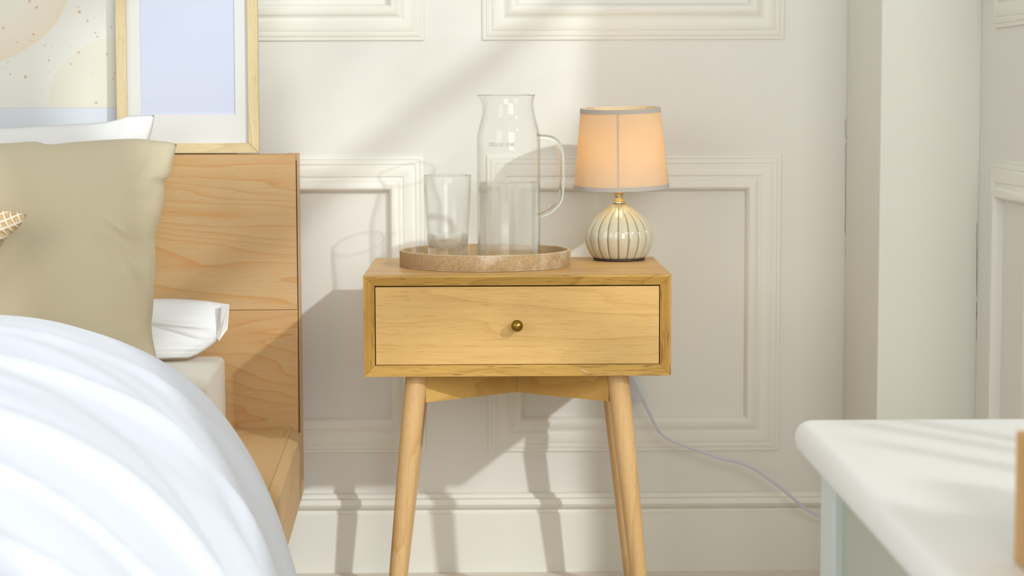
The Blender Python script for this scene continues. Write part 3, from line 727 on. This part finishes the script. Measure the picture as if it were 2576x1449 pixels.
# tumbler: single lathe of outer and inner wall with a thick base
gy = 3.555; s3 = gy/F*.998
gcx = at(1126.5, 600, gy).x
gtop = at(1126, 441, gy).z
def gr(px): return px*s3
gl = thing('drinking_glass', 'clear empty straight glass tumbler with thick base, on the tray', 'glass', (gcx, gy, GZ))
Hh = gtop-GZ
out = [(0, GZ), (gr(46), GZ), (gr(49.0), GZ+.002), (gr(50), GZ+.012), (gr(52.5), GZ+Hh*.3), (gr(56.5), GZ+Hh*.55), (gr(58.8), GZ+Hh*.75), (gr(59.8), GZ+Hh*.9), (gr(59.8), GZ+Hh-.0008)]
inn = [(gr(59.2), GZ+Hh), (gr(58.2), GZ+Hh-.0008), (gr(57.7), GZ+Hh*.9), (gr(56.5), GZ+Hh*.75), (gr(53.8), GZ+Hh*.55), (gr(49.2), GZ+Hh*.3), (gr(46.8), GZ+.026), (gr(43), GZ+.0215), (gr(30), GZ+.0195), (0, GZ+.019)]
obj('tumbler_wall', MB().lathe(out[4:]+inn[:6], (gcx, gy), 72, cap0=False, cap1=False), M_glass, gl, smooth=True)
obj('rim', MB().tube([(gcx+gr(59)*math.cos(k*math.pi/36), gy+gr(59)*math.sin(k*math.pi/36), gtop) for k in range(73)], .0008, 8, caps=False), M_hglass, gl, smooth=True)
bs = [(.0002, GZ), (gr(46), GZ), (gr(49.0), GZ+.002), (gr(50), GZ+.012), (gr(52.2), GZ+.03), (gr(52.5), GZ+Hh*.3), (gr(49.2), GZ+Hh*.3), (gr(46.8), GZ+.026), (gr(43), GZ+.0215), (gr(30), GZ+.0195), (.0002, GZ+.019)]
obj('tumbler_base', MB().lathe(bs, (gcx, gy), 72), M_bglass, gl, smooth=True)
# jug
jy = 3.530; s4 = jy/F*.998; jcx = at(1280, 550, jy).x
jug = thing('water_jug', 'tall clear glass water jug, half full, with looped glass handle, on the tray', 'jug', (jcx, jy, GZ))
def jz(py): return at(1280, py, jy).z
jtop = jz(240); jw = jz(459)
jo = [(.0002, GZ+.0002), (74, GZ+.0002), (79, GZ+.0025), (80, GZ+.006), (80, jz(560)), (80, jz(440)), (80, jz(380)), (80, jz(348)), (79, jz(338)), (76.5, jz(325)), (72.5, jz(311)), (68.5, jz(297)), (65.5, jz(282)), (63.8, jz(268)), (63.6, jz(256)), (64.8, jz(247)), (66.5, jz(240.5)), (66.9, jtop)]
jo = [(jo[0][0], jo[0][1])]+[(a*s4, z) for a, z in jo[1:]]
wl = .0019
ji = [(r-wl, z) for r, z in jo[3:-1]][::-1]+[(jo[2][0]-.004, GZ+.0042), (.0002, GZ+.0042)]
jb = MB(); jb.lathe(jo+[(jo[-1][0]-wl*.5, jtop+.0006)]+ji, (jcx, jy), 96)
# pull a pouring lip at the left of the rim
for v in jb.v:
    a = math.atan2(v.y-jy, -(v.x-jcx)); t = (v.z-jz(285))/(jtop-jz(285))
    if t > 0:
        wgt = math.exp(-(a/.30)**2)*min(t, 1.05)**2.2; v.x -= .0085*wgt; v.z -= .000*wgt
obj('jug_body', jb, M_glass, jug, smooth=True, sharp=180)
wr_ = 80*s4-wl-.0002
wp = [(.0002, GZ+.0046), (wr_-.005, GZ+.0046), (wr_-.001, GZ+.006), (wr_, GZ+.009), (wr_, jw-.0012), (wr_-.0001, jw+.0004), (wr_-.002, jw-.0002), (wr_-.005, jw-.0005), (.0002, jw-.0005)]
obj('water', MB().lathe(wp, (jcx, jy), 96), M_water, jug, smooth=True, sharp=50)
hp = [(1350, 345), (1358, 345), (1372, 346), (1388, 349), (1401, 358), (1409, 372), (1412.5, 392), (1413.5, 430), (1413, 470), (1411, 492), (1405, 510), (1392, 525), (1376, 535), (1362, 541), (1350, 545)]
hpts = smooth_pts([at(a, b, jy-.004) for a, b in hp], 5)
obj('handle', MB().tube(hpts, lambda t: .0046 if .03 < t < .97 else .0062, 16), M_hglass, jug, smooth=True)
obj('rim', MB().tube([(jcx+66.2*s4*math.cos(k*math.pi/36)-.0085*math.exp(-((k*5-180)*math.pi/180/.30)**2), jy+66.2*s4*math.sin(k*math.pi/36), jtop+.0004) for k in range(73)], .0009, 8, caps=False), M_hglass, jug, smooth=True)
# lettering wrapped on the glass
STROKES = {'E': [((0,0),(0,1)), ((0,1),(.6,1)), ((0,.5),(.45,.5)), ((0,0),(.6,0))], 'N': [((0,0),(0,1)), ((0,1),(.75,0)), ((.75,0),(.75,1))],
 'G': [((.7,.8),(.55,.98)), ((.55,.98),(.3,1)), ((.3,1),(.06,.78)), ((.06,.78),(0,.5)), ((0,.5),(.06,.2)), ((.06,.2),(.3,0)), ((.3,0),(.7,.08)), ((.7,.08),(.7,.42)), ((.5,.42),(.8,.42))],
 'L': [((0,0),(0,1)), ((0,0),(.55,0))], 'I': [((.1,0),(.1,1))], 'S': [((.5,.85),(.3,1)), ((.3,1),(.05,.85)), ((.05,.85),(.08,.62)), ((.08,.62),(.45,.4)), ((.45,.4),(.5,.15)), ((.5,.15),(.25,0)), ((.25,0),(0,.12))],
 'H': [((0,0),(0,1)), ((.7,0),(.7,1)), ((0,.5),(.7,.5))], 'O': [((.35,1),(.08,.8)), ((.08,.8),(0,.5)), ((0,.5),(.08,.2)), ((.08,.2),(.35,0)), ((.35,0),(.66,.2)), ((.66,.2),(.75,.5)), ((.75,.5),(.66,.8)), ((.66,.8),(.35,1))],
 'M': [((0,0),(.05,1)), ((.05,1),(.42,.1)), ((.42,.1),(.8,1)), ((.8,1),(.86,0))]}
WID = {'E': .6, 'N': .75, 'G': .78, 'L': .55, 'I': .2, 'S': .5, 'H': .7, 'O': .75, 'M': .86, ' ': .35}
txt = 'ENGLISH HOME'; tw = sum(WID[c]+.28 for c in txt)-.28
lx0 = at(1231, 363, jy-.054).x; lx1 = at(1295.5, 363, jy-.054).x; lz0 = at(1260, 368, jy-.054).z; lz1 = at(1260, 358.8, jy-.054).z
sx_ = (lx1-lx0)/tw; rj = 80*s4+.0001; cur = 0; tb = MB()
def onjug(x, z): d = x-jcx; return Vector((x, jy-math.sqrt(max(rj*rj-d*d, 0)), z))
for c in txt:
    for (p, q) in STROKES.get(c, []):
        a = Vector((lx0+(cur+p[0])*sx_, lz0+(lz1-lz0)*p[1])); b = Vector((lx0+(cur+q[0])*sx_, lz0+(lz1-lz0)*q[1]))
        d = (b-a); L = d.length; vert = abs(d.y) > abs(d.x)*.6; wd = .00034 if vert else .0002
        n_ = Vector((-d.y, d.x)).normalized()*wd; e = d.normalized()*.0001
        tb.add([onjug(*(a-n_-e)), onjug(*(b-n_+e)), onjug(*(b+n_+e)), onjug(*(a+n_-e))], [(0, 1, 2, 3)])
    for (p, q) in STROKES.get(c, []):
        if c in 'ENLIHM' and abs(p[0]-q[0]) < .1:
            for e_ in (p, q):
                xa = lx0+(cur+e_[0])*sx_; za = lz0+(lz1-lz0)*e_[1]; hw = .13*sx_
                tb.add([onjug(xa-hw, za-.00016), onjug(xa+hw, za-.00016), onjug(xa+hw, za+.00016), onjug(xa-hw, za+.00016)], [(0, 1, 2, 3)])
    cur += WID[c]+.28
obj('lettering', tb, M_etch, jug, label='small grey lettering etched on the glass')

# ------------------------------------------------------------------ lamp
ly = 3.605; s5 = ly/F*.998; lcx = at(1557.5, 600, ly).x
def lz(py): return at(1557, py, ly).z
lamp = thing('table_lamp', 'small lit table lamp with onion-shaped ribbed ceramic base and pale shade', 'lamp', (lcx, ly, TZ))
oz = TZ+.0035-lz(660-4)  # rest the base on the top
N = 320; prof = [(62, 657), (67, 654), (71, 650), (79, 636), (84.5, 622), (88, 606), (88, 596), (85.8, 583), (78.5, 568), (67, 552), (56, 542), (45, 533), (35, 525.5), (26, 519), (20, 514.5), (16, 512)]
pts = resample([(a, b, 0) for a, b in prof], 44)
pts = [(p.x*s5, TZ+.003+(657-p.y)/(657-512)*(lz(512)-TZ-.003)) for p in pts]
NR = 20; vs = []; at_ = []
for (r, z) in pts:
    for i in range(N):
        a = 2*math.pi*i/N; ph = (a*NR/(2*math.pi)+.30) % 1; dgr = min(ph, 1-ph)*2
        gro = math.exp(-(dgr/.11)**2); bul = 1-dgr
        rr = r*(1-.035*gro-.018*bul**2); vs.append((lcx+rr*math.cos(a), ly+rr*math.sin(a), z)); at_.append(math.exp(-(dgr/.12)**2))
mb = MB(); mp = len(pts)
mb.add(vs, [(j*N+i, j*N+(i+1) % N, (j+1)*N+(i+1) % N, (j+1)*N+i) for j in range(mp-1) for i in range(N)]+[tuple(range(N))[::-1], tuple((mp-1)*N+i for i in range(N))])
obj('ceramic_base', mb, M_ceramic, lamp, smooth=True, sharp=180, attr=at_, label='glazed cream ribbed ceramic body')
obj('foot', MB().lathe([(63*s5, TZ), (66*s5, TZ+.001), (65*s5, TZ+.0032), (58*s5, TZ+.0035)], (lcx, ly), 64), M_foot, lamp, smooth=True)
nk = [(15, 512.5), (17.5, 511.5), (18, 509), (17.5, 507), (15, 506), (14, 504.5), (13, 502), (11.2, 500), (10.8, 498), (11.2, 496), (12.2, 494), (13.6, 492), (15, 490.5), (15.2, 489), (14.5, 488.2), (12, 488)]
obj('neck', MB().lathe([(a*s5, lz(b)) for a, b in nk], (lcx, ly), 48), M_metal, lamp, smooth=True, label='shiny turned metal neck')
obj('socket', MB().lathe([(12.5*s5, lz(487.6)), (17.5*s5, lz(474)), (18*s5, lz(452)), (16*s5, lz(430)), (10*s5, lz(428))], (lcx, ly), 40), M_socket, lamp, smooth=True)
bz = lz(365); br = .024
obj('bulb', MB().lathe([(10*s5, lz(427.5)), (12*s5, lz(412)), (.017, bz-.018), (.0225, bz-.008), (.024, bz), (.0225, bz+.008), (.017, bz+.017), (.009, bz+.0225), (.0005, bz+.0242)], (lcx, ly), 32), M_bulb, lamp, smooth=True, label='glowing warm bulb')
# shade, slightly tilted
sc0 = Vector((at(1562, 380, ly).x, ly, lz(372)))
TILT = Matrix.Rotation(math.radians(2.5), 3, 'X') @ Matrix.Rotation(math.radians(-1.1), 3, 'Y')
def shp(v): return sc0+TILT @ (v-sc0)
zs0, zs1 = lz(472.5), lz(272)
rb, rt = 120*s5, 100*s5
def ring(r0, z0, r1, z1, th):
    m_ = MB(); m_.lathe([(r0, z0), (r1, z1), (r1-th, z1), (r0-th, z0)], (sc0.x, ly), 96, closed=True); m_.v = [shp(v) for v in m_.v]; return m_
shade = obj('lamp_shade', ring(rb, zs0, rt, zs1, .0006), M_shade, lamp, smooth=True, label='pale fabric drum shade glowing from inside')
def rat(z): return rb+(rt-rb)*(z-zs0)/(zs1-zs0)
hb = .0070
obj('shade_trim', ring(rat(zs0)+.0006, zs0-.0004, rat(zs0+hb)+.0006, zs0+hb, .0005), M_band, shade, smooth=True, label='grey ribbon edge')
obj('shade_trim', ring(rat(zs1-hb)+.0006, zs1-hb, rat(zs1)+.0006, zs1+.0004, .0005), M_band, shade, smooth=True, label='grey ribbon edge')
obj('shade_trim', ring(rat(zs1-.004)-.0007, zs1-.004, rat(zs1)-.0007, zs1+.0004, .0004), M_band, shade, smooth=True)
# vertical seam and the wire carrier
sm = MB(); aa = math.radians(-97.5)
for z0, z1 in ((zs0+hb, zs1-hb),):
    q = []
    for z in (z0, z1):
        for da in (-.022, .022):
            for ro in (-.0008, -.0006-.0006):
                r = rat(z)+ro; q.append(shp(Vector((sc0.x+r*math.cos(aa+da), ly+r*math.sin(aa+da), z))))
    sm.add(q, [(0, 1, 3, 2), (4, 6, 7, 5), (0, 4, 5, 1), (2, 3, 7, 6), (0, 2, 6, 4), (1, 5, 7, 3)])
obj('seam', sm, M_band, shade)
cw = MB()
for a in (math.radians(-97.5), math.radians(22), math.radians(145)):
    e = shp(Vector((sc0.x+(rt-.002)*math.cos(a), ly+(rt-.002)*math.sin(a), zs1-.002)))
    c0 = Vector((lcx+.014*math.cos(a), ly+.014*math.sin(a), lz(432)))
    cw.tube(smooth_pts([c0, Vector((lcx+.030*math.cos(a), ly+.030*math.sin(a), lz(410))), Vector((lcx+.036*math.cos(a), ly+.036*math.sin(a), lz(350))), e.lerp(Vector((lcx, ly, e.z-.012)), .25), e], 5), .0009, 6)
obj('shade_carrier', cw, M_metal, lamp, smooth=True)
# cord with inline switch
YC = 3.735
swc = at(1600, 972, YC)
ca = [at(1568, 640, 3.672)+Vector((0, .0, 0)), at(1572, 660, 3.690), at(1574, 720, 3.70), at(1576, 850, 3.715), at(1580, 930, YC), at(1588, 950, YC)]
ca[0] = Vector((lcx+.015, ly+.052, TZ+.006)); ca[1] = Vector((lcx+.017, 3.683, TZ+.004))
obj('power_cord', MB().tube(smooth_pts(ca, 6), .0025, 10).tube(smooth_pts([at(1617, 1004, YC), at(1629, 1028, YC), at(1645, 1062, YC), at(1664, 1091, YC), at(1700, 1113, YC), at(1760, 1134, YC), at(1815, 1153, YC), at(1862, 1163, YC), at(1905, 1184, YC), at(1960, 1224, YC), at(2005, 1262, YC), at(2035, 1285, YC), at(2075, 1303, YC), at(2150, 1330, YC), at(2230, 1400, YC-.02), at(2262, 1438, YC-.05), at(2330, 1448, YC-.08)], 6), .0028, 12), M_cord, lamp, smooth=True, label='thin white power cord')
ax = (at(1617, 1004, YC)-at(1580, 934, YC)).normalized(); c_ = (at(1615, 1000, YC)+at(1577, 934, YC))/2+Vector((-.002, 0, 0))
sdv = Vector((0, -1, 0)); sdv = (sdv-ax*sdv.dot(ax)).normalized(); sw_ = ax.cross(sdv)
rotm = Matrix.Rotation(math.radians(28), 3, ax); n1 = rotm @ sdv; n2 = rotm @ sw_
hv = []
for k_, z in ((-1, -.034), (1, .034)):
    for (i_, j_) in ((-1, -1), (1, -1), (1, 1), (-1, 1)):
        hv.append(c_+ax*z+n2*(.0125*i_)+n1*(.0085*j_))
obj('cord_switch', MB().hexa(hv), M_switch, lamp, bevel=.003, bseg=3, smooth=True, label='white inline cord switch')

# ------------------------------------------------------------------ white desk at the right
DZ = at(2300, 1051.5, 2.60).z; dx0 = at(1997, 1090, 2.585).x; dx1 = 1.25; dy0, dy1 = 1.30, 2.605; dth = .043
desk = thing('desk', 'white painted desk with thick rounded top in the right foreground', 'desk', ((dx0+dx1)/2, (dy0+dy1)/2, 0))
# top: rounded rectangle with a bullnose edge
mb = MB(); vs = []; NC = 10; rcn = .03; loops = []
def rrect(ins):
    o = []; r = rcn
    for (cx, cy, a0) in ((dx0+rcn, dy0+rcn, 180), (dx1-rcn, dy0+rcn, 270), (dx1-rcn, dy1-rcn, 0), (dx0+rcn, dy1-rcn, 90)):
        for k in range(NC+1):
            a = math.radians(a0+90*k/NC); rr = max(rcn-ins, .001); o.append((cx+rr*math.cos(a), cy+rr*math.sin(a)))
    return o
npn = 14; nl = 4*(NC+1)
for k in range(npn+1):
    a = -math.pi/2+math.pi*k/npn; rb2 = dth/2
    ins = rb2*.95*(1-abs(math.cos(a))**.8); z = DZ-rb2+rb2*math.sin(a)
    vs += [(x, y, z) for x, y in rrect(ins)]
fs = [(j*nl+i, j*nl+(i+1) % nl, (j+1)*nl+(i+1) % nl, (j+1)*nl+i) for j in range(npn) for i in range(nl)]+[tuple(range(nl))[::-1], tuple(npn*nl+i for i in range(nl))]
mb.add(vs, fs); obj('desk_top', mb, M_desk, desk, smooth=True, sharp=50)
lxd = at(2064, 1300, 2.575).x; dz0 = DZ-dth-.0004
for (a, b) in ((2.475, 2.575), (1.34, 1.44)):
    obj('leg', MB().box(lxd, lxd+.05, a, b, 0, dz0), M_desk2, desk, bevel=.003)
    obj('leg', MB().box(dx1-.09, dx1-.04, a, b, 0, dz0), M_desk2, desk, bevel=.003)
obj('side_panel', MB().box(lxd+.012, lxd+.03, 1.441, 2.474, .09, dz0), M_deskp, desk)
obj('side_panel', MB().box(dx1-.07, dx1-.052, 1.441, 2.474, .09, dz0), M_deskp, desk)
obj('back_panel', MB().box(lxd+.051, dx1-.091, 2.52, 2.54, .09, dz0), M_deskp, desk)
# open wooden crate on it
kx0 = at(2553, 1250, 1.78).x; ky0, ky1 = 1.47, 1.78; kz0 = DZ+.0006; kz1 = at(2556, 1083, 1.78).z; kx1 = kx0+.28; kt = .010
crate = thing('crate', 'small open wooden box on the white desk at the right edge', 'box', ((kx0+kx1)/2, (ky0+ky1)/2, kz0))
obj('side', MB().box(kx0, kx0+kt, ky0, ky1, kz0, kz1), M_crate, crate, bevel=.001)
obj('side', MB().box(kx1-kt, kx1, ky0, ky1, kz0, kz1), M_crate, crate, bevel=.001)
obj('side', MB().box(kx0+kt, kx1-kt, ky1-kt, ky1, kz0, kz1), M_crate, crate, bevel=.001)
obj('side', MB().box(kx0+kt, kx1-kt, ky0, ky0+kt, kz0, kz1), M_crate, crate, bevel=.001)
obj('bottom', MB().box(kx0+kt, kx1-kt, ky0+kt, ky1-kt, kz0, kz0+.006), M_crate, crate)

# ------------------------------------------------------------------ the small tree outside the window that dapples the sun
tree = thing('tree', 'leafy branches outside the tall window', 'tree', (3.2, .2, 0))
tk = MB(); tk.tube(smooth_pts([(3.3, -.6, 0), (3.25, -.5, 1.2), (3.1, -.3, 2.4), (3.0, -.1, 3.4)], 6), lambda t: .05-.03*t, 10); obj('trunk', tk, M_twig, tree, smooth=True)
lf = MB(); tw_ = MB()
def toward(px, py, Y, X):      # the point at plane x = X on the sun ray that lands on the surface point
    p = at(px, py, Y); t = (X-p.x)/SUN.x; return p+SUN*t
rnd = random.Random(12)
branches = [((560, 400), (1150, 190), 3.3), ((700, 230), (1300, -60), 3.5), ((950, 420), (1250, 300), 3.2), ((1180, 260), (1420, 60), 3.3), ((20, 250), (300, 150), 3.2)]
def leaf(c, L):
    d = Vector((rnd.gauss(0, 1), rnd.gauss(0, 1), rnd.gauss(-.2, .6))).normalized(); n_ = d.cross(Vector((rnd.gauss(0, 1), rnd.gauss(0, 1), rnd.gauss(0, 1)))).normalized()*L*.28
    lf.add([c, c+d*L*.4+n_, c+d*L, c+d*L*.4-n_], [(0, 1, 2, 3)])
for (a, b, X) in branches:
    p0 = toward(a[0], a[1], 3.8, X); p1 = toward(b[0], b[1], 3.8, X+.2)
    tw_.tube(smooth_pts([p0, p0.lerp(p1, .5)+Vector((0, .02, .05)), p1], 4), .006, 5)
    for k in range(8): leaf(p0.lerp(p1, rnd.random())+Vector((rnd.gauss(0, .04), rnd.gauss(0, .05), rnd.gauss(0, .05))), rnd.uniform(.05, .10))
for (a, b, Y, X, n_l, sp_) in ((985, 730, 3.3, 2.4, 26, .03), (1090, 735, 3.3, 2.4, 26, .028), (1190, 735, 3.3, 2.4, 22, .025), (1300, 725, 3.3, 2.4, 16, .02), (1400, 730, 3.3, 2.4, 8, .015), (1040, 775, 3.3, 2.4, 12, .02), (1540, 880, 3.3, 2.4, 22, .022), (1490, 850, 3.3, 2.4, 8, .014), (1600, 905, 3.3, 2.4, 8, .015), (1450, 780, 3.3, 2.4, 8, .014), (1500, 330, 3.53, 3.0, 12, .03), (1560, 300, 3.53, 3.0, 8, .03), (960, 900, 3.3, 3.1, 5, .03), (700, 600, 3.68, 2.8, 34, .05), (650, 500, 3.68, 2.8, 20, .05), (720, 480, 3.68, 2.8, 16, .04), (330, 500, 3.4, 3.0, 12, .06)):  # unseen leaf clusters set on sun rays to shade chosen spots
    c = toward(a, b, Y, X)
    for k in range(n_l): leaf(c+Vector((rnd.gauss(0, sp_), rnd.gauss(0, sp_), rnd.gauss(0, sp_*.7))), rnd.uniform(.04, .07))
obj('foliage', lf, M_leaf, tree, kind='stuff'); obj('twigs', tw_, M_twig, tree, kind='stuff')
